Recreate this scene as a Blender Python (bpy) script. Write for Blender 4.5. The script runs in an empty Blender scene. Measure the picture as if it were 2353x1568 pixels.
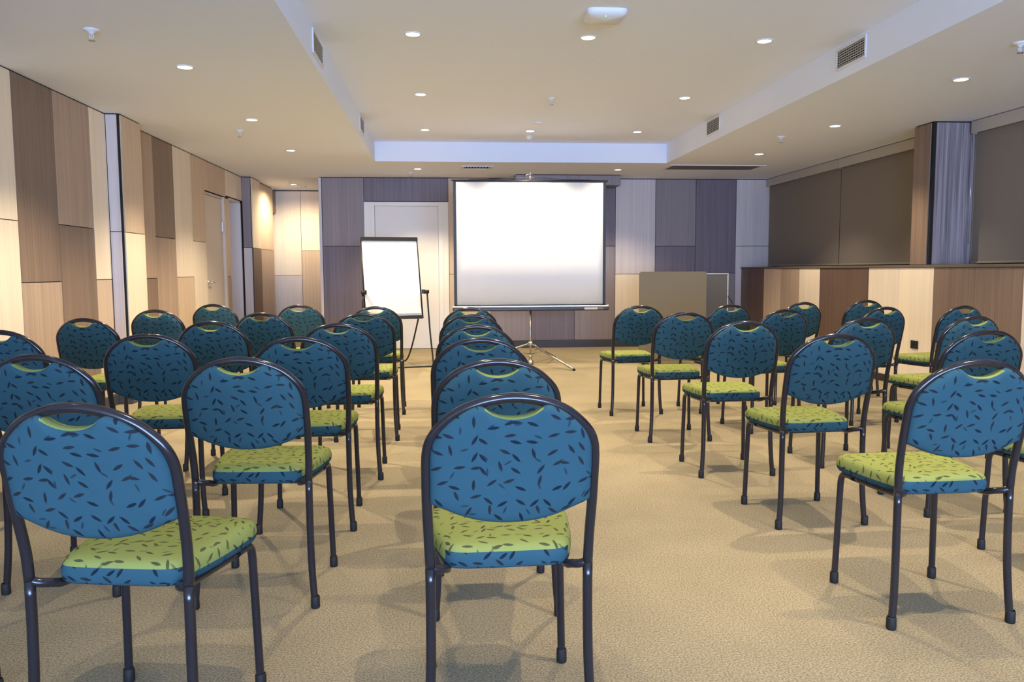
import bpy, bmesh, math, random
from mathutils import Vector, Matrix
C = bpy.context.scene.collection
R = math.radians
random.seed(4)

# ------------------------------------------------------------------ materials
def lin(c):
    return tuple(((v/255/12.92) if v/255 <= .04045 else ((v/255+.055)/1.055)**2.4) for v in c) + (1.0,)

def new_mat(name, color=(200, 200, 200), rough=.6, metal=0.0, spec=.5, linear=None):
    m = bpy.data.materials.new(name); m.use_nodes = True
    b = m.node_tree.nodes['Principled BSDF']
    b.inputs['Base Color'].default_value = linear if linear else lin(color)
    b.inputs['Roughness'].default_value = rough
    b.inputs['Metallic'].default_value = metal
    b.inputs['Specular IOR Level'].default_value = spec
    return m

def nodes(m):
    return m.node_tree.nodes, m.node_tree.links, m.node_tree.nodes['Principled BSDF']

def noise_mat(name, col, var=.06, scale=60, rough=.6, bump=0.0, spec=.3):
    m = new_mat(name, col, rough, spec=spec); N, L, b = nodes(m)
    tc = N.new('ShaderNodeTexCoord'); nz = N.new('ShaderNodeTexNoise'); nz.inputs['Scale'].default_value = scale
    nz.inputs['Detail'].default_value = 3
    L.new(tc.outputs['Object'], nz.inputs['Vector'])
    mx = N.new('ShaderNodeMix'); mx.data_type = 'RGBA'
    c = lin(col)
    mx.inputs['A'].default_value = tuple(min(1, v*(1-var)) for v in c[:3])+(1,)
    mx.inputs['B'].default_value = tuple(min(1, v*(1+var)) for v in c[:3])+(1,)
    L.new(nz.outputs['Fac'], mx.inputs['Factor']); L.new(mx.outputs['Result'], b.inputs['Base Color'])
    if bump:
        bp = N.new('ShaderNodeBump'); bp.inputs['Strength'].default_value = bump; bp.inputs['Distance'].default_value = .004
        L.new(nz.outputs['Fac'], bp.inputs['Height']); L.new(bp.outputs['Normal'], b.inputs['Normal'])
    return m

def wood(name, col, contrast=.16, seed=0, coarse=0.0):
    """laminate with a fine vertical grain"""
    m = new_mat(name, col, .42, spec=.35); N, L, b = nodes(m)
    tc = N.new('ShaderNodeTexCoord')
    mp = N.new('ShaderNodeMapping'); mp.inputs['Scale'].default_value = (95, 95, .9); mp.inputs['Location'].default_value = (seed*3.1, seed*1.7, seed)
    n1 = N.new('ShaderNodeTexNoise'); n1.inputs['Scale'].default_value = 1; n1.inputs['Detail'].default_value = 4; n1.inputs['Distortion'].default_value = .3
    L.new(tc.outputs['Object'], mp.inputs['Vector']); L.new(mp.outputs['Vector'], n1.inputs['Vector'])
    mp2 = N.new('ShaderNodeMapping'); mp2.inputs['Scale'].default_value = (14, 14, .45); mp2.inputs['Location'].default_value = (seed, seed*2.3, seed)
    n2 = N.new('ShaderNodeTexNoise'); n2.inputs['Scale'].default_value = 1; n2.inputs['Detail'].default_value = 5; n2.inputs['Distortion'].default_value = .8+coarse*2
    L.new(tc.outputs['Object'], mp2.inputs['Vector']); L.new(mp2.outputs['Vector'], n2.inputs['Vector'])
    ad = N.new('ShaderNodeMath'); ad.operation = 'MULTIPLY_ADD'; ad.inputs[1].default_value = .55
    L.new(n1.outputs['Fac'], ad.inputs[0])
    ml = N.new('ShaderNodeMath'); ml.operation = 'MULTIPLY'; ml.inputs[1].default_value = .45
    L.new(n2.outputs['Fac'], ml.inputs[0]); L.new(ml.outputs[0], ad.inputs[2])
    rp = N.new('ShaderNodeValToRGB'); c = lin(col)
    k = contrast*(1+coarse)
    rp.color_ramp.elements[0].position = .32; rp.color_ramp.elements[1].position = .68
    rp.color_ramp.elements[0].color = tuple(v*(1-1.7*k) for v in c[:3])+(1,)
    rp.color_ramp.elements[1].color = tuple(min(1, v*(1+1.3*k)) for v in c[:3])+(1,)
    L.new(ad.outputs[0], rp.inputs['Fac']); L.new(rp.outputs['Color'], b.inputs['Base Color'])
    return m

def fabric(name, base, dark1, dark2):
    """woven upholstery with scattered leaf marks; pattern lives in the UV map, in metres"""
    m = new_mat(name, rough=.95, linear=base+(1,), spec=.1); N, L, b = nodes(m)
    uv = N.new('ShaderNodeUVMap'); uv.uv_map = 'cloth'
    def leaves(offset, cell, a, bb):
        mp = N.new('ShaderNodeMapping'); mp.inputs['Location'].default_value = offset
        L.new(uv.outputs['UV'], mp.inputs['Vector'])
        vo = N.new('ShaderNodeTexVoronoi'); vo.voronoi_dimensions = '2D'; vo.inputs['Scale'].default_value = 1/cell; vo.inputs['Randomness'].default_value = .72
        L.new(mp.outputs['Vector'], vo.inputs['Vector'])
        sb = N.new('ShaderNodeVectorMath'); sb.operation = 'SUBTRACT'
        L.new(mp.outputs['Vector'], sb.inputs[0]); L.new(vo.outputs['Position'], sb.inputs[1])
        sc = N.new('ShaderNodeSeparateColor'); L.new(vo.outputs['Color'], sc.inputs['Color'])
        an = N.new('ShaderNodeMath'); an.operation = 'MULTIPLY'; an.inputs[1].default_value = 6.2832; L.new(sc.outputs['Red'], an.inputs[0])
        rt = N.new('ShaderNodeVectorRotate'); rt.rotation_type = 'Z_AXIS'
        L.new(sb.outputs['Vector'], rt.inputs['Vector']); L.new(an.outputs[0], rt.inputs['Angle'])
        sx = N.new('ShaderNodeSeparateXYZ'); L.new(rt.outputs['Vector'], sx.inputs['Vector'])
        d = N.new('ShaderNodeMath'); d.operation = 'DIVIDE'; d.inputs[1].default_value = a; L.new(sx.outputs['X'], d.inputs[0])
        p = N.new('ShaderNodeMath'); p.operation = 'MULTIPLY'; L.new(d.outputs[0], p.inputs[0]); L.new(d.outputs[0], p.inputs[1])
        w = N.new('ShaderNodeMath'); w.operation = 'SUBTRACT'; w.inputs[0].default_value = 1; L.new(p.outputs[0], w.inputs[1])
        w2 = N.new('ShaderNodeMath'); w2.operation = 'MULTIPLY'; w2.inputs[1].default_value = bb; L.new(w.outputs[0], w2.inputs[0])
        ab = N.new('ShaderNodeMath'); ab.operation = 'ABSOLUTE'; L.new(sx.outputs['Y'], ab.inputs[0])
        df = N.new('ShaderNodeMath'); df.operation = 'SUBTRACT'; L.new(w2.outputs[0], df.inputs[0]); L.new(ab.outputs[0], df.inputs[1])
        mr = N.new('ShaderNodeMapRange'); mr.inputs['From Min'].default_value = 0; mr.inputs['From Max'].default_value = .0009
        L.new(df.outputs[0], mr.inputs['Value'])
        return mr.outputs['Result'], sc.outputs['Green']
    m1, r1 = leaves((0, 0, 0), .037, .0150, .0042)
    m2, r2 = leaves((.41, .27, 0), .060, .0115, .0030)
    mx0 = N.new('ShaderNodeMix'); mx0.data_type = 'RGBA'; mx0.inputs['A'].default_value = dark1+(1,); mx0.inputs['B'].default_value = dark2+(1,)
    L.new(r1, mx0.inputs['Factor'])
    nz = N.new('ShaderNodeTexNoise'); nz.inputs['Scale'].default_value = 900; nz.inputs['Detail'].default_value = 1; L.new(uv.outputs['UV'], nz.inputs['Vector'])
    mxb = N.new('ShaderNodeMix'); mxb.data_type = 'RGBA'
    mxb.inputs['A'].default_value = tuple(v*.88 for v in base)+(1,); mxb.inputs['B'].default_value = tuple(v*1.12 for v in base)+(1,)
    L.new(nz.outputs['Fac'], mxb.inputs['Factor'])
    mk = N.new('ShaderNodeMath'); mk.operation = 'MAXIMUM'; L.new(m1, mk.inputs[0])
    m2s = N.new('ShaderNodeMath'); m2s.operation = 'MULTIPLY'; m2s.inputs[1].default_value = .7; L.new(m2, m2s.inputs[0]); L.new(m2s.outputs[0], mk.inputs[1])
    mx = N.new('ShaderNodeMix'); mx.data_type = 'RGBA'
    L.new(mk.outputs[0], mx.inputs['Factor']); L.new(mxb.outputs['Result'], mx.inputs['A']); L.new(mx0.outputs['Result'], mx.inputs['B'])
    L.new(mx.outputs['Result'], b.inputs['Base Color'])
    bp = N.new('ShaderNodeBump'); bp.inputs['Strength'].default_value = .25; bp.inputs['Distance'].default_value = .001
    L.new(nz.outputs['Fac'], bp.inputs['Height']); L.new(bp.outputs['Normal'], b.inputs['Normal'])
    return m

def emit(name, col, strength):
    m = new_mat(name, col); N, L, b = nodes(m)
    b.inputs['Emission Color'].default_value = lin(col); b.inputs['Emission Strength'].default_value = strength
    return m

def carpet_mat():
    m = new_mat('carpet', rough=1.0, spec=.05); N, L, b = nodes(m)
    tc = N.new('ShaderNodeTexCoord')
    n1 = N.new('ShaderNodeTexNoise'); n1.inputs['Scale'].default_value = 165; n1.inputs['Detail'].default_value = 5; n1.inputs['Roughness'].default_value = .75
    n2 = N.new('ShaderNodeTexNoise'); n2.inputs['Scale'].default_value = 3.0; n2.inputs['Detail'].default_value = 2
    L.new(tc.outputs['Object'], n1.inputs['Vector']); L.new(tc.outputs['Object'], n2.inputs['Vector'])
    rp = N.new('ShaderNodeValToRGB'); e = rp.color_ramp.elements
    e[0].position = .37; e[0].color = (.155, .126, .080, 1); e[1].position = .63; e[1].color = (.44, .378, .252, 1)
    L.new(n1.outputs['Fac'], rp.inputs['Fac'])
    mx = N.new('ShaderNodeMix'); mx.data_type = 'RGBA'; mx.blend_type = 'MULTIPLY'; mx.inputs['Factor'].default_value = 1
    mr = N.new('ShaderNodeMapRange'); mr.inputs['From Min'].default_value = .3; mr.inputs['From Max'].default_value = .7; mr.inputs['To Min'].default_value = .94; mr.inputs['To Max'].default_value = 1.06
    L.new(n2.outputs['Fac'], mr.inputs['Value'])
    L.new(rp.outputs['Color'], mx.inputs['A']); L.new(mr.outputs['Result'], mx.inputs['B'])
    L.new(mx.outputs['Result'], b.inputs['Base Color'])
    bp = N.new('ShaderNodeBump'); bp.inputs['Strength'].default_value = .12; bp.inputs['Distance'].default_value = .004
    L.new(n1.outputs['Fac'], bp.inputs['Height']); L.new(bp.outputs['Normal'], b.inputs['Normal'])
    return m

M = dict(
    light=wood('laminate_maple', (232, 218, 198), .07, 1),
    cream=wood('laminate_cream', (242, 226, 202), .05, 2),
    tan=wood('laminate_tan', (206, 184, 160), .09, 3),
    mid=wood('laminate_walnut_mid', (176, 154, 136), .13, 4),
    dark=wood('laminate_walnut_dark', (132, 112, 98), .16, 5),
    deep=wood('laminate_deep_brown', (104, 84, 74), .18, 6),
    grey=wood('laminate_mid_daylit', (142, 131, 133), .13, 7),  # same laminates as the left wall, blue daylight cast put into the colour
    greyd=wood('laminate_dark_daylit', (116, 106, 114), .15, 8),  # dark laminate, cooled in colour to stand in for daylight
    greyl=wood('laminate_light_daylit', (206, 196, 194), .08, 9),  # pale laminate, daylight tint painted into the base colour
    knot=wood('laminate_knotty_grey', (150, 137, 139), .21, 10, .8),
    gap=new_mat('shadow_gap_black', (18, 16, 16), .8),
    paint=noise_mat('white_paint', (235, 241, 255), .012, 40, .85),
    carpet=carpet_mat(),
    skirt=new_mat('charcoal_skirting', (62, 62, 72), .5),
    ledge=new_mat('taupe_ledge', (104, 92, 80), .5),
    blind=noise_mat('blind_fabric', (132, 124, 116), .03, 500, .9),
    pelmet=new_mat('pelmet_powdercoat', (180, 174, 164), .5),
    rail=new_mat('blind_rail', (150, 144, 132), .4),
    white=noise_mat('white_gloss', (236, 234, 230), .008, 30, .4),
    doorgrey=noise_mat('door_pale_grey', (232, 229, 226), .01, 30, .5),
    doorbeige=noise_mat('door_beige', (214, 202, 190), .012, 30, .5),
    jamb=new_mat('jamb_pale', (214, 212, 218), .75, spec=.2),
    chrome=new_mat('chrome', (220, 220, 220), .18, 1.0),
    steel=new_mat('brushed_steel', (190, 186, 178), .3, 1.0),
    frame=new_mat('charcoal_enamel', (40, 37, 42), .17, .15, .6),
    rubber=new_mat('black_rubber', (22, 21, 22), .7),
    black=new_mat('black_plastic', (24, 23, 24), .45),
    screen=new_mat('screen_cloth', (250, 249, 245), .9),
    caseblk=new_mat('case_charcoal', (58, 58, 66), .35, .3),
    silver=new_mat('satin_silver', (196, 190, 176), .3, .8),
    paper=new_mat('paper_white', (250, 249, 243), .9),
    sticker=new_mat('sticker_pale', (205, 205, 208), .6),
    stickerg=new_mat('sticker_grey', (120, 116, 112), .6),
    board=noise_mat('beige_board', (124, 113, 90), .02, 30, .55),
    boardg=noise_mat('grey_board', (88, 84, 80), .02, 30, .55),
    vent=new_mat('vent_white', (226, 227, 230), .5),
    slat=new_mat('vent_slat', (176, 170, 160), .5),
    duct=new_mat('duct_dark', (46, 42, 40), .9),
    lamp=emit('lamp_glass', (255, 244, 214), 14.0),
    green=emit('led_green', (120, 255, 180), 2.0),
    red=emit('led_red', (255, 90, 90), 1.5),
    glass=new_mat('window_glass', (225, 235, 245), .05),
    fabric=fabric('leaf_upholstery_shaded', (.033, .087, .112), (.009, .017, .030), (.022, .026, .030)),  # chair cloth in its shaded tone, bluish shade put into the colour
    fabric_lit=fabric('leaf_upholstery_lamplit', (.25, .285, .080), (.065, .07, .03), (.10, .095, .04)),  # the same cloth again, warm lamp light put into the colour
    kick=new_mat('dark_plinth', (40, 34, 32), .7),
)

# ------------------------------------------------------------------ mesh helpers
def add_box(bm, a, b, mi=0):
    x0, y0, z0 = (min(a[i], b[i]) for i in range(3)); x1, y1, z1 = (max(a[i], b[i]) for i in range(3))
    v = [bm.verts.new(p) for p in ((x0,y0,z0),(x1,y0,z0),(x1,y1,z0),(x0,y1,z0),(x0,y0,z1),(x1,y0,z1),(x1,y1,z1),(x0,y1,z1))]
    for f in ((0,3,2,1),(4,5,6,7),(0,1,5,4),(1,2,6,5),(2,3,7,6),(3,0,4,7)):
        fc = bm.faces.new([v[i] for i in f]); fc.material_index = mi
    return v

def add_bbox(bm, a, b, bev=.003, seg=2, mi=0):
    t = bmesh.new(); add_box(t, a, b, mi)
    bmesh.ops.bevel(t, geom=list(t.edges), offset=bev, segments=seg, profile=.5, affect='EDGES')
    for f in t.faces: f.material_index = mi
    merge(bm, t)

def merge(bm, t, mat=None):
    if mat is not None: bmesh.ops.transform(t, matrix=mat, verts=t.verts)
    me = bpy.data.meshes.new('tmp'); t.to_mesh(me); t.free(); bm.from_mesh(me); bpy.data.meshes.remove(me)

def smooth_path(pts, n=6):
    P = [Vector(p) for p in pts]; out = []
    for i in range(len(P)-1):
        p0 = P[i-1] if i else P[0]*2-P[1]; p1, p2 = P[i], P[i+1]; p3 = P[i+2] if i+2 < len(P) else P[-1]*2-P[-2]
        for k in range(n):
            t = k/n
            out.append(.5*((2*p1)+(p2-p0)*t+(2*p0-5*p1+4*p2-p3)*t*t+(3*p1-p0-3*p2+p3)*t**3))
    out.append(P[-1]); return out

def add_tube(bm, pts, r, seg=12, cap=True, mi=0, smooth=0):
    P = smooth_path(pts, smooth) if smooth else [Vector(p) for p in pts]
    rad = r if isinstance(r, (list, tuple)) else [r]*len(P)
    t0 = (P[1]-P[0]).normalized()
    up = Vector((0,0,1)) if abs(t0.z) < .9 else Vector((1,0,0))
    n = (up-t0*up.dot(t0)).normalized(); rings = []
    for i, p in enumerate(P):
        t = ((P[i+1]-p) if i == 0 else (p-P[i-1]) if i == len(P)-1 else ((P[i+1]-p).normalized()+(p-P[i-1]).normalized())).normalized()
        n = (n-t*n.dot(t)).normalized(); b = t.cross(n)
        rings.append([bm.verts.new(p+(n*math.cos(2*math.pi*k/seg)+b*math.sin(2*math.pi*k/seg))*rad[i]) for k in range(seg)])
    for a, b in zip(rings, rings[1:]):
        for k in range(seg):
            f = bm.faces.new((a[k], a[(k+1)%seg], b[(k+1)%seg], b[k])); f.smooth = True; f.material_index = mi
    if cap:
        bm.faces.new(list(reversed(rings[0]))).material_index = mi; bm.faces.new(rings[-1]).material_index = mi

def add_lathe(bm, prof, seg=24, o=(0,0,0), mi=0):
    """profile of (radius, z) turned about the z axis"""
    rings = []
    for r, z in prof:
        if r < 1e-6: rings.append([bm.verts.new((o[0], o[1], o[2]+z))])
        else: rings.append([bm.verts.new((o[0]+r*math.cos(2*math.pi*k/seg), o[1]+r*math.sin(2*math.pi*k/seg), o[2]+z)) for k in range(seg)])
    for a, b in zip(rings, rings[1:]):
        for k in range(seg):
            q = (k+1) % seg
            vs = [a[k%len(a)], a[q%len(a)], b[q%len(b)], b[k%len(b)]]
            u = []
            for v in vs:
                if v not in u: u.append(v)
            if len(u) > 2:
                f = bm.faces.new(u); f.smooth = True; f.material_index = mi

def obj(name, bm, mats, parent=None, kind=None, recalc=True):
    if recalc: bmesh.ops.recalc_face_normals(bm, faces=bm.faces)
    me = bpy.data.meshes.new(name); bm.to_mesh(me); bm.free()
    for m in (mats if isinstance(mats, (list, tuple)) else [mats]): me.materials.append(M[m] if isinstance(m, str) else m)
    o = bpy.data.objects.new(name, me); C.objects.link(o)
    if parent: o.parent = parent
    if kind: o['kind'] = kind
    return o

def boxo(name, a, b, mats, parent=None, kind=None, bev=0):
    bm = bmesh.new()
    (add_bbox(bm, a, b, bev) if bev else add_box(bm, a, b))
    return obj(name, bm, mats, parent, kind)

def tubeo(name, pts, r, mats, parent=None, **k):
    bm = bmesh.new(); add_tube(bm, pts, r, **k); return obj(name, bm, mats, parent)

def tag(o, label, cat, group=None):
    o['label'] = label; o['category'] = cat
    if group: o['group'] = group
    return o

def thing(name, loc, label, cat, rz=0, group=None):
    o = bpy.data.objects.new(name, None); C.objects.link(o); o.empty_display_size = .1
    o.location = loc; o.rotation_euler = (0, 0, rz); return tag(o, label, cat, group)

def copy_tree(o, parent=None):
    c = o.copy(); C.objects.link(c)
    if parent: c.parent = parent
    for ch in list(o.children): copy_tree(ch, c)
    return c

# ------------------------------------------------------------------ room shell
XL, XR, YB, YF, HC, HT = -2.77, 4.37, 11.6, -6.0, 2.43, 2.664
TX0, TX1, TY0, TY1 = -.80, 2.762, -1.4, 9.926
MATS = ['light', 'cream', 'tan', 'mid', 'dark', 'deep', 'grey', 'greyd', 'greyl', 'knot', 'gap']
MI = {k: i for i, k in enumerate(MATS)}
TOP = HC-.008

def panel_x(bm, x, nrm, y0, y1, z0, z1, mat, t=.012, g=.0028):
    add_bbox(bm, (x-nrm*t, y0+g, z0+g), (x, y1-g, z1-g), .0012, 1, MI[mat])
def panel_y(bm, y, x0, x1, z0, z1, mat, t=.012, g=.0028):
    add_bbox(bm, (x0+g, y, z0+g), (x1-g, y+t, z1-g), .0012, 1, MI[mat])

boxo('floor', (-3.4, YF-.2, -.1), (5.0, 13.8, 0), 'carpet', kind='structure')

bm = bmesh.new()     # soffit ring with the raised tray in the middle
add_box(bm, (-3.4, YF-.2, HC), (TX0, 13.8, 2.85)); add_box(bm, (TX1, YF-.2, HC), (5.0, 13.8, 2.85))
add_box(bm, (TX0, TY1, HC), (TX1, 13.8, 2.85)); add_box(bm, (TX0, YF-.2, HC), (TX1, TY0, 2.85))
add_box(bm, (TX0-.02, TY0-.02, HT), (TX1+.02, TY1+.02, 2.85))
obj('ceiling', bm, 'paint', kind='structure')

# left wall
bm = bmesh.new()
xb = XL-.012
def backx(y0, y1, z0=0, z1=HC, x=xb, t=.1): add_box(bm, (x-t, y0, z0), (x, y1, z1), MI['gap'])
backx(YF, 9.82); backx(9.82, 10.72, 2.065); backx(10.72, 10.91); backx(10.91, 11.57, 2.085); backx(11.57, 11.6)
cols = [(YF, -4.8, 1.06, 'light', 'mid'), (-4.8, -3.6, 1.46, 'tan', 'dark'), (-3.6, -2.4, 1.06, 'dark', 'light'), (-2.4, -1.2, 1.46, 'mid', 'tan'), (-1.2, -.6, 1.06, 'light', 'mid'), (-.6, 0, 1.46, 'dark', 'light'), (0, .6, 1.06, 'tan', 'dark'),
        (.6, 1.2, 1.46, 'light', 'tan'), (1.2, 1.8, 1.06, 'mid', 'light'), (1.8, 2.4, 1.46, 'dark', 'mid'), (2.4, 3.0, 1.06, 'light', 'tan'),
        (3.0, 3.62, 1.46, 'tan', 'dark'), (3.62, 4.24, 1.06, 'mid', 'light'), (4.24, 4.98, 1.06, 'dark', 'tan'),
        (4.98, 5.59, 1.458, 'cream', 'light'), (5.59, 6.156, 1.053, 'dark', 'mid'), (6.156, 6.753, 1.467, 'mid', 'dark'),
        (6.753, 7.06, 1.06, 'cream', 'tan'), (7.53, 8.142, 1.06, 'mid', 'dark'), (8.142, 8.73, 1.461, 'dark', 'mid'),
        (8.73, 9.32, 1.064, 'light', 'tan'), (9.32, 9.82, 1.464, 'tan', 'light')]
for y0, y1, zs, up, lo in cols:
    panel_x(bm, XL, 1, y0, y1, zs, TOP, up); panel_x(bm, XL, 1, y0, y1, .09, zs, lo)
panel_x(bm, XL, 1, 9.82, 10.755, 2.075, TOP, 'tan'); panel_x(bm, XL, 1, 10.755, 11.6, 2.095, TOP, 'cream')
panel_x(bm, XL, 1, 10.725, 10.905, 1.06, 2.06, 'tan'); panel_x(bm, XL, 1, 10.725, 10.905, .09, 1.06, 'mid')
obj('wall_left', bm, MATS, kind='structure')

# boxed column on the left wall
bm = bmesh.new()
add_box(bm, (XL, 7.072, 0), (-2.667, 7.53, HC), MI['gap'])
panel_x(bm, -2.655, 1, 7.085, 7.53, 1.455, TOP, 'tan'); panel_x(bm, -2.655, 1, 7.085, 7.53, .09, 1.455, 'cream')
panel_y(bm, 7.06, XL, -2.678, 1.458, TOP, 'greyl'); panel_y(bm, 7.06, XL, -2.678, .09, 1.458, 'greyl')
obj('pillar_left', bm, MATS, kind='structure')

# pier at the mouth of the passage, passage walls
bm = bmesh.new()
add_box(bm, (XL-.1, 11.612, 0), (-2.652, 12.12, HC), MI['gap'])
panel_y(bm, YB, XL, -2.652, 1.452, TOP, 'grey'); panel_y(bm, YB, XL, -2.652, .09, 1.452, 'greyl')
panel_x(bm, -2.64, 1, 11.62, 12.12, 1.45, TOP, 'cream'); panel_x(bm, -2.64, 1, 11.62, 12.12, .09, 1.45, 'deep')
add_box(bm, (-2.95, 12.12, 0), (-2.692, 13.2, HC), MI['gap'])
panel_x(bm, -2.68, 1, 12.12, 13.2, 1.45, TOP, 'tan'); panel_x(bm, -2.68, 1, 12.12, 13.2, .09, 1.45, 'mid')
add_box(bm, (-3.2, 13.2, 2.06), (-2.692, 13.52, HC), MI['dark'])
obj('wall_passage_left', bm, MATS, kind='structure')
bm = bmesh.new()
add_box(bm, (-3.2, 13.512, 0), (-1.5, 13.6, HC), MI['gap'])
panel_y(bm, 13.5, -2.84, -2.30, 1.055, TOP-.005, 'light'); panel_y(bm, 13.5, -2.84, -2.30, .09, 1.055, 'greyl')
panel_y(bm, 13.5, -2.30, -1.75, 1.455, TOP-.005, 'cream'); panel_y(bm, 13.5, -2.30, -1.75, .09, 1.455, 'tan')
obj('wall_passage_end', bm, MATS, kind='structure')
boxo('trim_1', (-2.862, 13.47, 0), (-2.842, 13.5, 2.05), 'white', kind='structure')

# back wall
bm = bmesh.new()
add_box(bm, (-1.72, 11.612, 0), (-1.10, 11.72, HC), MI['gap']); add_box(bm, (-1.10, 11.612, 2.085), (.08, 11.72, HC), MI['gap'])
add_box(bm, (.08, 11.612, 0), (4.95, 11.72, HC), MI['gap'])
add_box(bm, (-1.73, 11.72, 0), (-1.62, 13.52, HC), MI['gap'])
for x0, x1, zs, up, lo in [(-1.68, -1.10, 1.47, 'grey', 'greyd'), (.08, .67, 1.07, 'tan', 'tan'), (.67, 1.262, 1.46, 'greyd', 'grey'),
                           (1.262, 1.89, 1.06, 'grey', 'greyd'), (1.89, 2.487, 1.462, 'greyd', 'grey'), (2.487, 3.074, 1.058, 'greyl', 'light'),
                           (3.074, 3.672, 1.46, 'grey', 'greyd'), (3.672, 4.275, 1.065, 'greyd', 'grey'), (4.275, 4.9, 1.458, 'greyl', 'greyl')]:
    panel_y(bm, YB, x0, x1, zs, TOP, up); panel_y(bm, YB, x0, x1, .105, zs, lo)
panel_y(bm, YB, -1.10, .08, 2.095, TOP, 'greyd')
obj('wall_back', bm, MATS, kind='structure')
bm = bmesh.new(); add_bbox(bm, (-1.722, 11.585, 0), (-1.684, 11.70, TOP), .003); obj('trim_2', bm, 'jamb', kind='structure')
bm = bmesh.new()
panel_y(bm, 11.15, 1.0, 1.87, 2.285, TOP, 'grey'); panel_y(bm, 11.15, 1.87, 2.463, 2.285, TOP, 'grey')
add_box(bm, (1.0, 11.162, 2.287), (2.46, 11.6, TOP), MI['greyd'])
obj('trim_3', bm, MATS, kind='structure')
bm = bmesh.new(); add_bbox(bm, (.085, 11.583, 0), (4.36, 11.602, .105), .004); add_bbox(bm, (-1.68, 11.583, 0), (-1.105, 11.602, .09), .004)
obj('baseboard_back', bm, 'skirt', kind='structure')
bm = bmesh.new(); add_bbox(bm, (XL-.002, YF, 0), (XL+.012, 7.06, .09), .004); add_bbox(bm, (XL-.002, 7.53, 0), (XL+.012, 9.82, .09), .004)
add_bbox(bm, (XL, 7.05, 0), (-2.645, 7.53, .09), .004)
obj('baseboard_left', bm, 'skirt', kind='structure')

# right wall: low panelled wall with ledge, column, blind recess
bm = bmesh.new()
add_box(bm, (XR+.012, YF, 0), (4.85, YB, 1.128), MI['gap'])
ys = [YF, -4.1, -3.0, -1.9, -1.35, -.8, -.25, .3, .85, 1.4, 1.95, 2.5, 3.05, 3.6, 4.13, 4.67, 5.22, 5.773, 6.338, 6.90, 7.45, 8.011, 8.561, 9.10, 9.646, 10.207, 10.75, 11.293, 11.6]
ms = ['tan', 'mid', 'mid', 'light', 'tan', 'dark', 'light', 'mid', 'mid', 'cream', 'tan', 'dark', 'light', 'tan', 'dark', 'mid', 'light', 'dark', 'dark', 'cream', 'light', 'deep', 'deep', 'light', 'mid', 'tan', 'deep', 'deep']
for y0, y1, mt in zip(ys, ys[1:], ms): panel_x(bm, XR, -1, y0, y1, .07, 1.127, mt, g=.0015)
add_box(bm, (4.84, YF, 1.128), (4.95, YB+.1, HC), MI['gap'])
obj('wall_right', bm, MATS, kind='structure')
bm = bmesh.new(); add_bbox(bm, (XR-.012, YF, 1.128), (4.84, YB, 1.153), .004); obj('trim_4', bm, 'ledge', kind='structure')
bm = bmesh.new(); add_bbox(bm, (XR-.012, YF, 0), (XR+.004, YB-.02, .07), .004); obj('baseboard_right', bm, 'kick', kind='structure')
bm = bmesh.new()
add_box(bm, (4.384, 7.012, 1.153), (4.84, 7.28, HC), MI['gap'])
panel_x(bm, 4.37, -1, 7.03, 7.285, 1.153, TOP, 'dark'); panel_y(bm, 7.0, 4.408, 4.775, 1.153, TOP, 'knot')
obj('pillar_right', bm, MATS, kind='structure')
bm = bmesh.new(); add_bbox(bm, (4.777, 6.985, 1.155), (4.838, 7.012, 2.34), .004); obj('trim_5', bm, 'jamb', kind='structure')

# wall behind the camera with a wide glazed opening (daylight comes in here)
bm = bmesh.new()
add_box(bm, (-2.9, YF-.12, 0), (4.95, YF, .25), 0); add_box(bm, (-2.9, YF-.12, 2.32), (4.95, YF, HC), 0)
add_box(bm, (-2.9, YF-.12, .25), (-2.3, YF, 2.32), 0); add_box(bm, (4.75, YF-.12, .25), (4.95, YF, 2.32), 0)
obj('wall_front', bm, 'paint', kind='structure')
w = bpy.data.objects.new('window_1', None); C.objects.link(w); w['kind'] = 'structure'
bm = bmesh.new()
for x in (-2.3, -.55, 1.2, 2.95, 4.69): add_box(bm, (x, YF-.1, .25), (x+.06, YF-.04, 2.32))
add_box(bm, (-2.3, YF-.1, .25), (4.75, YF-.04, .31)); add_box(bm, (-2.3, YF-.1, 2.26), (4.75, YF-.04, 2.32))
obj('window_frame', bm, 'white', w, kind='structure')
boxo('pane', (-2.25, YF-.075, .3), (4.7, YF-.065, 2.27), 'glass', w, kind='structure')

# ------------------------------------------------------------------ doors (setting)
def dempty(name):
    o = bpy.data.objects.new(name, None); C.objects.link(o); o['kind'] = 'structure'; return o
d = dempty('door_1')      # beige flush door in the left wall
boxo('door_leaf', (XL-.075, 9.835, .008), (XL-.03, 10.66, 2.035), 'doorbeige', d, bev=.003)
bm = bmesh.new()
add_box(bm, (XL-.11, 10.665, 0), (XL-.002, 10.72, 2.065)); add_box(bm, (XL-.11, 9.82, 0), (XL-.02, 9.832, 2.065)); add_box(bm, (XL-.11, 9.82, 2.04), (XL-.02, 10.72, 2.065))
obj('door_frame', bm, 'doorbeige', d)
bm = bmesh.new()
add_lathe(bm, [(0, 0), (.026, 0), (.026, .01), (.010, .012), (.010, .05), (0, .05)], 16)
bmesh.ops.transform(bm, matrix=Matrix.Translation((XL-.03, 9.92, .99)) @ Matrix.Rotation(R(90), 4, 'Y'), verts=bm.verts)
add_tube(bm, [(XL+.016, 9.92, .99), (XL+.018, 9.95, .99), (XL+.018, 10.045, .99)], .009, 10)
obj('door_handle', bm, 'chrome', d)
bm = bmesh.new(); add_bbox(bm, (XL-.03, 10.60, 1.62), (XL-.012, 10.66, 1.75), .004); obj('door_closer_plate', bm, 'chrome', d)

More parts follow.
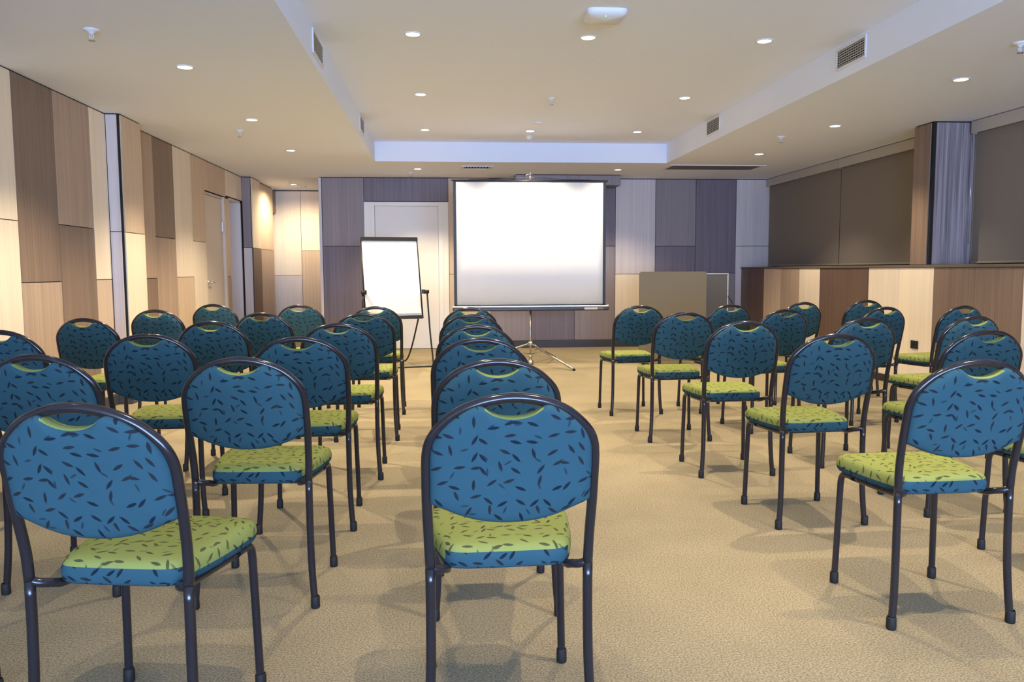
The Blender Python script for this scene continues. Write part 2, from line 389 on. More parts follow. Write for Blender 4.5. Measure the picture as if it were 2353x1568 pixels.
d = dempty('door_2')      # recessed pale door further along
boxo('door_leaf', (XL-.23, 10.93, .008), (XL-.19, 11.53, 2.06), 'doorbeige', d, bev=.003)
bm = bmesh.new()
add_box(bm, (XL-.25, 11.53, 0), (XL-.014, 11.60, 2.085)); add_box(bm, (XL-.25, 10.91, 0), (XL-.014, 10.93, 2.085)); add_box(bm, (XL-.25, 10.91, 2.06), (XL-.014, 11.6, 2.085))
obj('door_frame', bm, 'jamb', d)
bm = bmesh.new(); add_bbox(bm, (XL-.19, 11.02, 1.44), (XL-.184, 11.12, 1.58), .002); obj('door_plate', bm, 'stickerg', d)

d = dempty('door_3')      # white framed door in the back wall
bm = bmesh.new()
add_bbox(bm, (-1.10, 11.575, 0), (-.955, 11.70, 2.088), .004); add_bbox(bm, (-.062, 11.575, 0), (.082, 11.70, 2.088), .004); add_bbox(bm, (-.96, 11.576, 2.032), (-.058, 11.70, 2.087), .004)
add_box(bm, (-1.02, 11.568, 0), (-1.005, 11.58, 2.088)); add_box(bm, (-.012, 11.568, 0), (.003, 11.58, 2.088))
obj('door_frame', bm, 'white', d)
boxo('door_leaf', (-.952, 11.62, .008), (-.065, 11.66, 2.03), 'doorgrey', d, bev=.003)
bm = bmesh.new(); add_lathe(bm, [(0, 0), (.025, 0), (.025, .008), (.012, .014), (.012, .03), (.026, .045), (.02, .066), (0, .07)], 16)
bmesh.ops.transform(bm, matrix=Matrix.Translation((-.88, 11.62, 1.0)) @ Matrix.Rotation(R(90), 4, 'X'), verts=bm.verts)
obj('door_handle', bm, 'chrome', d)

# ------------------------------------------------------------------ roller blinds
def blind(y0, y1, label):
    t = thing('roller_blind', (4.75, (y0+y1)/2, 1.16), label, 'roller blind', group='dark roller blinds on the window wall')
    a, b = y0-(y0+y1)/2, y1-(y0+y1)/2
    boxo('blind_cloth', (.012, a+.006, .012), (.016, b-.006, 1.18), 'blind', t)
    bm = bmesh.new(); add_bbox(bm, (.004, a+.008, .003), (.024, b-.008, .022), .004); obj('bottom_rail', bm, 'rail', t)
    bm = bmesh.new()
    add_bbox(bm, (-.04, a+.001, 1.157), (-.025, b-.001, 1.262), .003); add_box(bm, (-.03, a+.001, 1.155), (.06, a+.012, 1.26)); add_box(bm, (-.03, b-.012, 1.155), (.06, b-.001, 1.26))
    obj('pelmet', bm, 'pelmet', t)
    return t
blind(9.44, 11.56, 'dark taupe roller blind, the far one, touching the end wall panelling')
blind(7.30, 9.435, 'dark taupe roller blind beside the far side of the wooden column')
b3 = blind(4.2, 6.975, 'dark taupe roller blind on the near side of the grey-brown wooden column')
tubeo('pull_chain', [(-.03, 1.372, 1.16), (-.03, 1.372, .18)], .0025, 'chrome', b3, seg=6)

# ------------------------------------------------------------------ chairs
def yprof(z):
    K = [(0, .008), (.2, .018), (.4, .022), (.5, .016), (.585, .0), (.7, -.025), (.80, -.056), (.87, -.085)]
    for (a, u), (b, v) in zip(K, K[1:]):
        if z <= b: return u+(v-u)*(z-a)/(b-a)
    return K[-1][1]
def make_chair():
    root = thing('stacking_chair', (0, 0, 0), '', 'chair')
    RT = .0120
    half = [(.186, .43), (.1885, .50), (.1915, .585), (.1920, .66), (.1915, .70), (.187, .73), (.1765, .755), (.156, .780), (.127, .805), (.092, .823), (.05, .836), (0, .8415)]
    hoop = [(-x, z) for x, z in half]+[(x, z) for x, z in reversed(half[:-1])]
    bm = bmesh.new(); add_tube(bm, [(x, yprof(z), z) for x, z in hoop], RT, 14, smooth=4); obj('back_frame', bm, 'frame', root)
    for s in (-1, 1):
        bm = bmesh.new(); add_tube(bm, [(s*x, yprof(z), z) for x, z in [(.199, .012), (.192, .10), (.1875, .20), (.186, .32), (.186, .431)]], RT, 14, smooth=3)
        lg = obj('leg', bm, 'frame', root)
        bm = bmesh.new(); add_lathe(bm, [(0, 0), (.0135, 0), (.0155, .004), (.0150, .036), (.0135, .040), (.0122, .040)], 14, (s*.200, .008, 0)); obj('rubber_foot', bm, 'rubber', lg)
    for s in (-1, 1):
        bm = bmesh.new(); add_tube(bm, [(s*.172, .30, .403), (s*.1755, .345, .4035), (s*.177, .366, .396), (s*.178, .376, .375), (s*.179, .3785, .33), (s*.1825, .383, .17), (s*.186, .387, .012)], .0110, 12, smooth=4)
        lg = obj('leg', bm, 'frame', root)
        bm = bmesh.new(); add_lathe(bm, [(0, 0), (.0130, 0), (.0150, .004), (.0145, .036), (.0130, .040), (.0112, .040)], 14, (s*.1862, .387, 0)); obj('rubber_foot', bm, 'rubber', lg)
    bm = bmesh.new()
    for s in (-1, 1):
        add_tube(bm, [(s*.184, .022, .430), (s*.168, .027, .424), (s*.152, .045, .418), (s*.145, .075, .408), (s*.150, .14, .402), (s*.172, .31, .402)], .0105, 12, smooth=4)
    add_tube(bm, [(-.150, .13, .400), (.150, .13, .400)], .009, 8); add_tube(bm, [(-.168, .29, .400), (.168, .29, .400)], .009, 8)
    obj('seat_frame', bm, 'frame', root)
    # seat cushion: outline in plan, then stacked rings
    out = [(-.100, .050), (0, .048), (.100, .050), (.132, .058), (.150, .078), (.163, .12), (.178, .20), (.1885, .29), (.192, .35), (.187, .393), (.168, .420), (.13, .432), (0, .437), (-.13, .432), (-.168, .420), (-.187, .393), (-.192, .35), (-.1885, .29), (-.178, .20), (-.163, .12), (-.150, .078), (-.132, .058)]
    pts = smooth_path([(x, y, 0) for x, y in out]+[(out[0][0], out[0][1], 0)], 3)[:-1]
    cx, cy = 0, .25
    bm = bmesh.new(); uvl = bm.loops.layers.uv.new('cloth')
    prof = [(.0, .412), (.90, .409), (.965, .411), (.99, .418), (1.0, .430), (.998, .441), (.985, .452), (.955, .461), (.90, .467), (.78, .471), (.5, .474), (.25, .475), (0, .475)]
    rings = []
    for s, z in prof:
        if s == 0: rings.append([bm.verts.new((cx, cy, z))])
        else: rings.append([bm.verts.new((cx+(p.x-cx)*s, cy+(p.y-cy)*s, z-.006*max(0, (p.y-.36)/.08)*(z > .43))) for p in pts])
    n = len(pts)
    for a, b in zip(rings, rings[1:]):
        for k in range(n):
            q = (k+1) % n; vs = []
            for v in (a[k%len(a)], a[q%len(a)], b[q%len(b)], b[k%len(b)]):
                if v not in vs: vs.append(v)
            f = bm.faces.new(vs); f.smooth = True; f.material_index = 1 if max(v.co.z for v in vs) < (.4535 if max(v.co.y for v in vs) < .10 and max(abs(v.co.x) for v in vs) < .152 else .4345) else 0  # shaded tone painted on rear edge and lower band, lit tone elsewhere
    bm.normal_update()
    for f in bm.faces:
        for l in f.loops:
            c = l.vert.co
            l[uvl].uv = (c.x, c.y+.13) if abs(f.normal.z) > .55 else (c.x, c.z+.3) if abs(f.normal.y) > abs(f.normal.x) else (c.y+.05, c.z+.5)
    obj('seat', bm, ['fabric_lit', 'fabric'], root)
    # back pad: closed outline following the hoop, notch on top, rounded bottom
    ol = [(0, .800), (.025, .8025), (.046, .810), (.060, .819), (.070, .8255), (.084, .8245), (.110, .8125), (.140, .7905), (.166, .763), (.181, .732), (.1855, .70), (.186, .65), (.1855, .60), (.180, .589), (.150, .5755), (.110, .559), (.06, .546), (0, .5415)]
    full = [(x, z) for x, z in ol]+[(-x, z) for x, z in reversed(ol[1:-1])]
    P = smooth_path([(x, 0, z) for x, z in full]+[(full[0][0], 0, full[0][1])], 3)[:-1]
    cz = .675
    bm = bmesh.new(); uvl = bm.loops.layers.uv.new('cloth')
    prof = [(0, 1, .031), (.3, 1, .0305), (.6, 1, .0290), (.80, 1, .0265), (.90, 1, .0235), (.955, 1, .0185), (.985, 1, .012), (1.0, 1, .003), (1.0, -1, .005), (.985, -1, .012), (.955, -1, .017), (.90, -1, .020), (.78, -1, .0225), (.5, -1, .024), (0, -1, .0245)]
    rings = []
    for s, sd, dd in prof:
        ring = []
        for p in (P if s else P[:1]):
            x, z = p.x*s, cz+(p.z-cz)*s
            ring.append(bm.verts.new((x, yprof(z)-sd*dd-.010*(1-(x/.19)**2), z)))
        rings.append(ring)
    n = len(P)
    for ri, (a, b) in enumerate(zip(rings, rings[1:])):
        for k in range(n):
            q = (k+1) % n; vs = []
            for v in (a[k%len(a)], a[q%len(a)], b[q%len(b)], b[k%len(b)]):
                if v not in vs: vs.append(v)
            f = bm.faces.new(vs); f.smooth = True; f.material_index = 1 if ri >= 8 or (ri >= 5 and min(v.co.z for v in vs) > .785 and max(abs(v.co.x) for v in vs) < .066) else 0  # lamp-lit tone painted on the notch rim and pad front
    for f in bm.faces:
        for l in f.loops:
            c = l.vert.co; l[uvl].uv = (c.x+.7, c.z+.2*(c.y > 0))
    obj('backrest', bm, ['fabric', 'fabric_lit'], root)
    return root

AIS, MIDF, WLF, SNG = 'aisle file of the door-side block', 'middle file of the door-side block', 'door-wall file', 'single file in the centre'
WA, WB, WC, WD = 'aisle file of the window-side block', 'second file from the aisle, window side', 'third file from the aisle, window side', 'outermost file under the roller blinds'
ORD = {1: 'front', 2: 'second', 3: 'third', 4: 'fourth', 5: 'fifth', 6: 'sixth'}
seats = [
 (-.754, 1.793, -.172, AIS, 6), (-.639, 2.663, -.063, AIS, 5), (-.600, 3.448, .0, AIS, 4), (-.548, 4.303, -.02, AIS, 3), (-.515, 5.30, .0, AIS, 2), (-.519, 6.280, 0, AIS, 1),
 (-1.405, 1.80, -.05, MIDF, 6), (-1.339, 2.840, -.139, MIDF, 5), (-1.293, 3.701, .0, MIDF, 4), (-1.263, 4.591, -.09, MIDF, 3), (-1.180, 5.473, -.17, MIDF, 2), (-1.148, 6.674, -.17, MIDF, 1),
 (-2.064, 4.037, -.2, WLF, 4), (-2.103, 5.011, -.17, WLF, 3), (-2.054, 6.050, -.15, WLF, 2), (-1.901, 6.976, -.18, WLF, 1),
 (.148, 1.819, .024, SNG, 6), (.161, 2.512, 0, SNG, 5), (.148, 3.286, -.05, SNG, 4), (.159, 4.065, .04, SNG, 3), (.172, 5.042, -.04, SNG, 2), (.195, 6.001, -.05, SNG, 1),
 (1.578, 2.319, .025, WA, 5), (1.630, 3.300, .058, WA, 4), (1.572, 4.168, .02, WA, 3), (1.525, 5.071, .023, WA, 2), (1.476, 6.064, .085, WA, 1),
 (2.336, 2.60, .05, WB, 5), (2.366, 3.399, .057, WB, 4), (2.314, 4.324, .084, WB, 3), (2.276, 5.316, .22, WB, 2), (2.18, 6.10, .22, WB, 1),
 (2.992, 4.40, .133, WC, 3), (3.094, 5.52, .216, WC, 2), (2.91, 6.428, .23, WC, 1),
 (3.725, 5.589, .197, WD, 2), (3.604, 6.707, .146, WD, 1)]
proto = None
last = {f: max(n for *_, g, n in seats if g == f) for f in {s[3] for s in seats}}
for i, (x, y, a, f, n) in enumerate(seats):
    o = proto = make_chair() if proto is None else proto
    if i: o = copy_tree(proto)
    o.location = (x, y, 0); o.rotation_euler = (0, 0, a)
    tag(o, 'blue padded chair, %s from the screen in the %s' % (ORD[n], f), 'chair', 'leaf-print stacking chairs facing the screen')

# ------------------------------------------------------------------ projection screen on its tripod
t = thing('projection_screen', (1.024, 9.52, 0), 'white portable projection screen on a silver tripod stand', 'projection screen')
bm = bmesh.new()
N_ = 24
cols_ = []
for i in range(N_+1):
    x = -.866+1.732*i/N_; y = .0015*math.sin(i*.9)
    cols_.append([bm.verts.new((x, y-.004, z)) for z in (.715, 1.2, 1.7, 2.145)])
for a, b in zip(cols_, cols_[1:]):
    for k in range(3): bm.faces.new((a[k], b[k], b[k+1], a[k+1])).smooth = True
sf = obj('screen_cloth', bm, 'screen', t)
md = sf.modifiers.new('thickness', 'SOLIDIFY'); md.thickness = .002
bm = bmesh.new()
for s in (-1, 1): add_box(bm, (s*.866, -.0065, .70), (s*.900, -.003, 2.15))
add_box(bm, (-.9, -.0065, 2.145), (.9, -.003, 2.158)); add_box(bm, (-.9, -.0065, .70), (.9, -.003, .716))
obj('black_border', bm, 'black', t)
bm = bmesh.new(); add_tube(bm, [(-.905, 0, 2.165), (.925, 0, 2.165)], .010, 12); add_tube(bm, [(-.925, 0, 2.165), (-.905, 0, 2.165)], .006, 10); obj('top_bar', bm, 'caseblk', t)
bm = bmesh.new(); add_tube(bm, [(-.72, 0, 2.175), (-.4, 0, 2.181), (0, 0, 2.20), (.4, 0, 2.181), (.72, 0, 2.175)], .004, 8, smooth=4); obj('hanging_bail', bm, 'caseblk', t)
bm = bmesh.new(); add_tube(bm, [(-.045, -.005, 2.195), (.045, -.005, 2.195), (.045, -.005, 2.232), (-.045, -.005, 2.232), (-.045, -.005, 2.195)], .006, 8)
add_tube(bm, [(0, -.005, 2.17), (0, -.005, 2.225)], .016, 12); add_tube(bm, [(0, -.005, 2.225), (0, -.005, 2.262)], .007, 10); obj('hanging_hook', bm, 'chrome', t)
bm = bmesh.new(); add_bbox(bm, (-.92, -.036, .640), (.937, .036, .688), .014, 3); cs = obj('screen_case', bm, 'caseblk', t)
bm = bmesh.new(); add_bbox(bm, (-.92, -.030, .684), (.937, .022, .704), .006, 2); obj('case_lip', bm, 'silver', t)
bm = bmesh.new(); add_box(bm, (.642, -.0375, .652), (.80, -.0355, .676)); obj('case_label', bm, 'sticker', cs)
bm = bmesh.new(); add_box(bm, (.806, -.0375, .653), (.866, -.0355, .675)); obj('case_label', bm, 'stickerg', cs)
bm = bmesh.new(); add_tube(bm, [(0, 0, .07), (0, 0, .64)], .0115, 14); add_tube(bm, [(0, .045, .6), (0, .045, 2.17)], .011, 12); add_tube(bm, [(0, 0, .62), (0, .045, .62)], .01, 8); obj('pole', bm, 'steel', t)
bm = bmesh.new(); add_lathe(bm, [(0, .0), (.028, .0), (.040, .016), (.036, .034), (.022, .052), (.017, .075), (.022, .08), (.022, .11), (.016, .116), (0, .116)], 20); obj('pole_foot', bm, 'steel', t)
bm = bmesh.new(); add_lathe(bm, [(0, .225), (.026, .225), (.03, .24), (.026, .27), (.012, .275)], 18); obj('leg_collar', bm, 'steel', t)
for k, (dx, dy) in enumerate([(.414, -.675), (-.79, -.03), (.38, .69)]):
    v = Vector((dx, dy, 0)); u = v.normalized()
    bm = bmesh.new(); add_tube(bm, [u*.022+Vector((0, 0, .245)), v+Vector((0, 0, .014))], .0125, 12)
    lg = obj('leg', bm, 'steel', t)
    bm = bmesh.new(); add_tube(bm, [Vector((0, 0, .125)), v*.30+Vector((0, 0, .175))], .005, 8); obj('leg_brace', bm, 'steel', lg)
    bm = bmesh.new(); add_tube(bm, [v*.985+Vector((0, 0, .016)), v*1.012+Vector((0, 0, .012))], .0145, 12); obj('rubber_foot', bm, 'rubber', lg)

# ------------------------------------------------------------------ flip chart easel
t = thing('flip_chart_easel', (-.56, 9.50, 0), 'black-framed flip chart easel with blank white paper before the white door', 'flip chart', rz=R(13))
TB = Vector((-.012, .02, .59)); TT = Vector((-.028, .21, 1.513))       # bottom and top centre of the tilted board
ax = (TT-TB).normalized(); ex = Vector((1, 0, 0)); nn = ex.cross(ax).normalized()   # nn points away from the viewer side
skew = Matrix(((1, 0, 0, 0), (0, 1, 0, 0), (0, 0, 1, 0), (0, 0, 0, 1)))
def bp(u, v, w=0.0): return TB+ex*u+(TT-TB)*v+nn*w
def slab(name, u0, u1, v0, v1, w0, w1, mat, parent):
    bm = bmesh.new(); c = [bm.verts.new(bp(u, v, w)) for w in (w0, w1) for u, v in ((u0, v0), (u1, v0), (u1, v1), (u0, v1))]
    for f in ((0, 1, 2, 3), (7, 6, 5, 4), (0, 4, 5, 1), (1, 5, 6, 2), (2, 6, 7, 3), (3, 7, 4, 0)): bm.faces.new([c[i] for i in f])
    return obj(name, bm, mat, parent)
sgn = 1 if nn.y > 0 else -1
slab('board', -.325, .325, .0, .99, .0, sgn*.018, 'paper', t)
slab('paper_pad', -.312, .312, .03, .965, -sgn*.010, -sgn*.001, 'paper', t)
slab('clamp_bar', -.335, .335, .955, 1.0, -sgn*.026, sgn*.02, 'black', t)
slab('marker_tray', -.335, .335, -.035, .0, -sgn*.05, sgn*.02, 'black', t)
bm = bmesh.new()
for s in (-1, 1): add_tube(bm, [bp(s*.337, -.02, sgn*.008), bp(s*.330, .99, sgn*.008)], .009, 10)
obj('side_rail', bm, 'black', t)
fz = .012
for nm, pts in (('leg', [(-.375, -.002, .87), (-.40, -.10, .40), (-.415, -.17, .06), (-.40, -.18, fz), (-.34, -.185, fz), (.33, -.20, fz), (.385, -.195, fz), (.40, -.18, .06), (.385, -.10, .40), (.375, -.002, .87)]),
                ('leg', [(-.31, .07, .60), (-.28, .30, .25), (-.26, .42, .07), (-.22, .46, fz), (-.14, .475, fz), (.10, .475, fz), (.18, .46, fz), (.22, .42, .07), (.255, .30, .25), (.29, .06, .60)])):
    bm = bmesh.new(); add_tube(bm, pts, .0095, 10, smooth=4); obj(nm, bm, 'black', t)
for s in (-1, 1):
    bm = bmesh.new(); add_bbox(bm, (s*.345-.012, -.02, .85), (s*.345+.012, .11, .90), .004); add_tube(bm, [(s*.345, -.01, .875), (s*.395, -.01, .875)], .022, 14); obj('clamp_knob', bm, 'black', t)

# ------------------------------------------------------------------ upright boards near the back wall
t = thing('display_board', (2.70, 9.36, 0), 'beige board with rounded top corners standing upright by the end wall', 'board')
bm = bmesh.new(); ring = []
def rr(w, h, r, z0): 
    pts = [(-w, z0), (w, z0)]
    for k in range(7): a = math.pi/2*k/6; pts.append((w-r+r*math.cos(a), h-r+r*math.sin(a)))
    for k in range(7): a = math.pi/2*(1+k/6); pts.append((-w+r+r*math.cos(a), h-r+r*math.sin(a)))
    return pts
def plate(bm, pts, y0, y1):
    a = [bm.verts.new((x, y0, z)) for x, z in pts]; b = [bm.verts.new((x, y1, z)) for x, z in pts]
    bm.faces.new(a); bm.faces.new(list(reversed(b)))
    for k in range(len(pts)): bm.faces.new((a[k], b[k], b[(k+1)%len(pts)], a[(k+1)%len(pts)]))
plate(bm, rr(.403, 1.096, .028, .03), -.012, .012); bmesh.ops.bevel(bm, geom=[e for e in bm.edges if abs(e.verts[0].co.y-e.verts[1].co.y) < 1e-6], offset=.003, segments=2, affect='EDGES')
obj('panel', bm, 'board', t)
for s in (-1, 1):
    bm = bmesh.new(); add_bbox(bm, (s*.33-.02, -.14, 0), (s*.33+.02, .14, .03), .006); obj('foot', bm, 'black', t)
t = thing('whiteboard_panel', (3.30, 9.66, 0), 'grey panel with pale metal edging, half hidden behind the beige board', 'board')
bm = bmesh.new(); add_box(bm, (-.165, -.009, .05), (.165, .009, 1.062)); obj('panel', bm, 'boardg', t)
bm = bmesh.new()
add_bbox(bm, (-.178, -.014, 1.058), (.178, .014, 1.075), .003); add_bbox(bm, (.162, -.0138, .03), (.178, .0138, 1.06), .003); add_bbox(bm, (-.178, -.0138, .03), (-.162, .0138, 1.06), .003); add_bbox(bm, (-.165, -.013, .03), (.165, .013, .052), .003)
obj('edge_trim', bm, 'silver', t)
bm = bmesh.new(); add_tube(bm, [(.17, -.02, .80), (.215, -.03, .72), (.25, -.03, .665)], .006, 8, smooth=3); add_lathe(bm, [(0, 0), (.012, .002), (.012, .014), (0, .016)], 12, (.21, -.035, .725)); obj('stay_arm', bm, 'black', t)
bm = bmesh.new(); add_bbox(bm, (-.17, -.13, 0), (-.13, .13, .032), .006); obj('foot', bm, 'black', t)
bm = bmesh.new(); add_bbox(bm, (.13, -.13, 0), (.17, .13, .032), .006); obj('foot', bm, 'black', t)

# power outlet on the low wall
t = thing('power_outlet', (XR, 7.15, .413), 'small black power outlet low on the pale panel of the window-side wall', 'outlet')
bm = bmesh.new(); add_bbox(bm, (-.010, -.056, -.038), (0, .056, .038), .003); pl = obj('cover_plate', bm, 'black', t)
for s in (-1, 1):
    bm = bmesh.new(); add_bbox(bm, (-.0125, s*.027-.016, -.020), (-.0095, s*.027+.016, .020), .002); obj('socket', bm, 'rubber', t)

# ------------------------------------------------------------------ ceiling fittings
def downlight_proto():
    t = thing('downlight', (0, 0, 0), '', 'ceiling light')
    bm = bmesh.new(); add_lathe(bm, [(.045, -.003), (.049, -.006), (.058, -.005), (.062, 0), (.045, 0)], 28); obj('trim_ring', bm, 'vent', t)
    bm = bmesh.new(); add_lathe(bm, [(0, -.0045), (.036, -.0045), (.046, -.002)], 24); obj('lamp_lens', bm, 'lamp', t)
    return t
WARM = (1.0, .81, .55)
def spot(x, y, z, p, size=104, blend=.85, parent=None):
    l = bpy.data.lights.new('lamp_beam', 'SPOT'); l.energy = p; l.color = WARM; l.spot_size = R(size); l.spot_blend = blend; l.shadow_soft_size = .02
    o = bpy.data.objects.new('lamp_beam', l); C.objects.link(o); o.parent = parent; o.location = (0, 0, -.02)
    return o
P0 = 105.0
dp = None
GRID = []
for y, row in ((5.47, 'A'), (7.29, 'B'), (9.09, 'C')):
    for x, z in ((-1.635, HC), (-.18, HT), (.98, HT), (2.19, HT), (3.605, HC)): GRID.append((x, y, z, row))
names = {  # label of each lamp in view
 (-1.635, 5.47): 'round downlight in the low door-side ceiling, largest of three in line',
 (-1.635, 7.29): 'round downlight in the low door-side ceiling, middle of three, by a sprinkler',
 (-1.635, 9.09): 'round downlight in the low door-side ceiling, third in line, near the beige door',
 (-.18, 5.47): 'round downlight in the raised ceiling, door side of the white box fitting',
 (.98, 5.47): 'round downlight with a bright glare just below the white box fitting',
 (2.19, 5.47): 'round downlight in the raised ceiling, window side of the white box fitting',
 (-.18, 7.29): 'round downlight in the raised ceiling, middle row, on the door side of the sprinkler',
 (2.19, 7.29): 'round downlight in the raised ceiling, middle row, on the window side of the sprinkler',
 (-.18, 9.09): 'round downlight in the raised ceiling, last row, on the flip chart side',
 (.98, 9.09): 'round downlight in the raised ceiling right above the projection screen',
 (2.19, 9.09): 'round downlight in the raised ceiling, last row, on the roller blind side',
 (3.605, 5.47): 'round downlight in the low ceiling by the windows, largest of three in that line',
 (3.605, 7.29): 'round downlight in the low ceiling by the windows, next to the wooden column',
 (3.605, 9.09): 'round downlight in the low ceiling by the windows, third in line, near the dark grille'}
extra = [(-.312, 10.62, HC, 'round downlight in the low ceiling above the flip chart'), (2.298, 10.59, HC, 'round downlight in the low ceiling between screen and dark grille'),
         (-2.237, 12.60, HC, 'bright downlight in the passage ceiling beyond the dark end wall')]
spots = [(x, y, z, names[(x, y)]) for x, y, z, r in GRID if (x, y) in names]+extra
# the same grid runs on over and behind the camera; these light the near chairs
for y in (3.65, 1.82, 0.0, -1.2):
    for x, z in ((-1.635, HC), (-.18, HT), (.98, HT), (2.19, HT), (3.605, HC)): spots.append((x, y, z, None))
for i, (x, y, z, lab) in enumerate(spots):
    if dp is None: dp = o = downlight_proto()
    else: o = copy_tree(dp0)
    if i == 0: dp0 = dp
    o.location = (x, y, z)
    tag(o, lab or 'round downlight of the same grid over or behind the camera', 'ceiling light', 'round ceiling downlights' if lab else 'round ceiling downlights out of view')
# dimmer setting and beam width of each line of lamps
for o in [o for o in C.objects if o.name.split('.')[0] == 'downlight']:
    x, y = o.location.x, o.location.y
    k, beam = 1.25, 92
    if y > 12: k, beam = 1.15, 166
    elif y > 10: k, beam = (2.0 if x < 0 else 1.25), 112
    elif y > 8: k, beam = (1.9 if x < -1 else 1.1 if x > 3 else .8), 112
    elif y > 7: k, beam = (1.9 if x < -1 else 1.0 if x > 3 else 1.8), 116
    elif y > 5: k, beam = (2.4 if x < -1 else 1.1 if x > 3 else 1.2), (118 if x < -1 else 88)
    elif y > 3: k, beam = (.12 if x < -1 else .8 if x < .5 else 1.35), 84
    elif y > 1: k, beam = (.06 if x < -1 else .72 if x < .5 else 1.1), 84
    else: k, beam = (.0 if x < .5 else .05), 90
    spot(0, 0, 0, P0*k, beam, .7, parent=o)

def sprinkler_proto():
    t = thing('ceiling_sprinkler', (0, 0, 0), '', 'sprinkler')
    bm = bmesh.new(); add_lathe(bm, [(0, .004), (.042, .004), (.042, 0), (.040, -.006), (.022, -.012), (.012, -.020), (.010, -.026), (0, -.026)], 20); obj('escutcheon', bm, 'vent', t)
    bm = bmesh.new()
    for s in (-1, 1): add_tube(bm, [(s*.008, 0, -.022), (s*.011, 0, -.040), (s*.003, 0, -.056)], .0025, 6)
    add_tube(bm, [(0, 0, -.025), (0, 0, -.05)], .003, 8); obj('yoke', bm, 'jamb', t)
    bm = bmesh.new(); add_lathe(bm, [(0, -.060), (.017, -.060), (.018, -.057), (0, -.056)], 16); obj('deflector', bm, 'steel', t)
    return t
sp = None
for x, y, z, lab in ((-1.883, 4.678, HC, 'white ceiling sprinkler in the low ceiling, nearest the door-side corner'), (-1.877, 7.85, HC, 'ceiling sprinkler beside the middle downlight above the door-side wall'),
                     (-.42, 11.0, HC, 'small ceiling sprinkler above the white door'), (3.355, 7.90, HC, 'ceiling sprinkler in the low ceiling before the wooden column'),
                     (3.37, 4.575, HC, 'ceiling sprinkler cut off at the picture edge above the window side'), (.99, 7.384, HT, 'ceiling sprinkler in the middle of the raised ceiling'),
                     (-2.70, 13.25, HC, 'tiny ceiling sprinkler at the end of the passage')):
    o = sprinkler_proto() if sp is None else copy_tree(sp)
    sp = sp or o
    o.location = (x, y, z); tag(o, lab, 'sprinkler', 'ceiling sprinklers')

def side_vent(x, y0, y1, z0, z1, nrm, label):
    yc, zc = (y0+y1)/2, (z0+z1)/2; hy, hz = (y1-y0)/2, (z1-z0)/2
    t = thing('air_vent', (x, yc, zc), label, 'air vent', group='air vents in the ceiling step')
    b = .018
    bm = bmesh.new()
    for a, c in (((-hy-b, -hz-b), (hy+b, -hz)), ((-hy-b, hz), (hy+b, hz+b)), ((-hy-b, -hz), (-hy, hz)), ((hy, -hz), (hy+b, hz))):
        add_bbox(bm, (0, a[0], a[1]), (nrm*.010, c[0], c[1]), .002, 1)
    obj('vent_frame', bm, 'vent', t)
    boxo('duct_opening', (0, -hy, -hz), (nrm*.001, hy, hz), 'duct', t)
    bm = bmesh.new(); n = 7
    for k in range(n):
        z = -hz+(k+.5)*2*hz/n
        add_box(bm, (nrm*.002, -hy, z-.0035), (nrm*.008, hy, z+.0025))
    for k in range(1, 12): add_box(bm, (nrm*.0015, -hy+k*2*hy/12-.0012, -hz), (nrm*.004, -hy+k*2*hy/12+.0012, hz))
    obj('louvre_slats', bm, 'slat', t)
side_vent(TX0, 5.29, 5.69, 2.503, 2.622, 1, 'white louvred air vent in the door-side ceiling step, larger of the two')
side_vent(TX0, 8.16, 8.53, 2.515, 2.64, 1, 'small louvred air vent in the door-side ceiling step, farther along')
side_vent(TX1, 5.20, 5.57, 2.510, 2.625, -1, 'white louvred air vent in the window-side ceiling step, larger of the two')
side_vent(TX1, 8.0, 8.375, 2.513, 2.64, -1, 'small louvred air vent in the window-side ceiling step, farther along')

t = thing('ceiling_grille', (3.47, 10.30, HC), 'long dark air grille set in the low ceiling near the roller blinds', 'air vent')
bm = bmesh.new()
for a, b in (((-.62, -.24), (.62, -.20)), ((-.62, .20), (.62, .24)), ((-.62, -.20), (-.575, .20)), ((.575, -.20), (.62, .20))): add_bbox(bm, (a[0], a[1], -.008), (b[0], b[1], 0), .002, 1)
obj('vent_frame', bm, 'vent', t)
boxo('duct_opening', (-.575, -.20, -.002), (.575, .20, 0), 'duct', t)
bm = bmesh.new()
for k in range(16): y = -.19+k*.0253; add_box(bm, (-.575, y-.004, -.0065), (.575, y+.003, -.0025))
obj('louvre_slats', bm, 'ledge', t)
t = thing('ceiling_grille', (.44, 10.41, HC), 'short white air grille in the low ceiling above the screen edge', 'air vent')
bm = bmesh.new()
for a, b in (((-.20, -.14), (.20, -.11)), ((-.20, .11), (.20, .14)), ((-.20, -.11), (-.165, .11)), ((.165, -.11), (.20, .11))): add_bbox(bm, (a[0], a[1], -.012), (b[0], b[1], 0), .002, 1)
obj('vent_frame', bm, 'vent', t)
boxo('duct_opening', (-.165, -.11, -.002), (.165, .11, 0), 'duct', t)
bm = bmesh.new()
for k in range(9): x = -.15+k*.0375; add_box(bm, (x-.008, -.11, -.009), (x+.008, .11, -.003))
obj('louvre_slats', bm, 'slat', t)
t = thing('ceiling_grille', (-2.20, 12.95, HC), 'small round vent in the passage ceiling behind the bright downlight', 'air vent')
bm = bmesh.new(); add_lathe(bm, [(0, -.006), (.05, -.006), (.055, -.014), (.09, -.012), (.10, 0), (0, 0)], 24); obj('vent_disc', bm, 'vent', t)

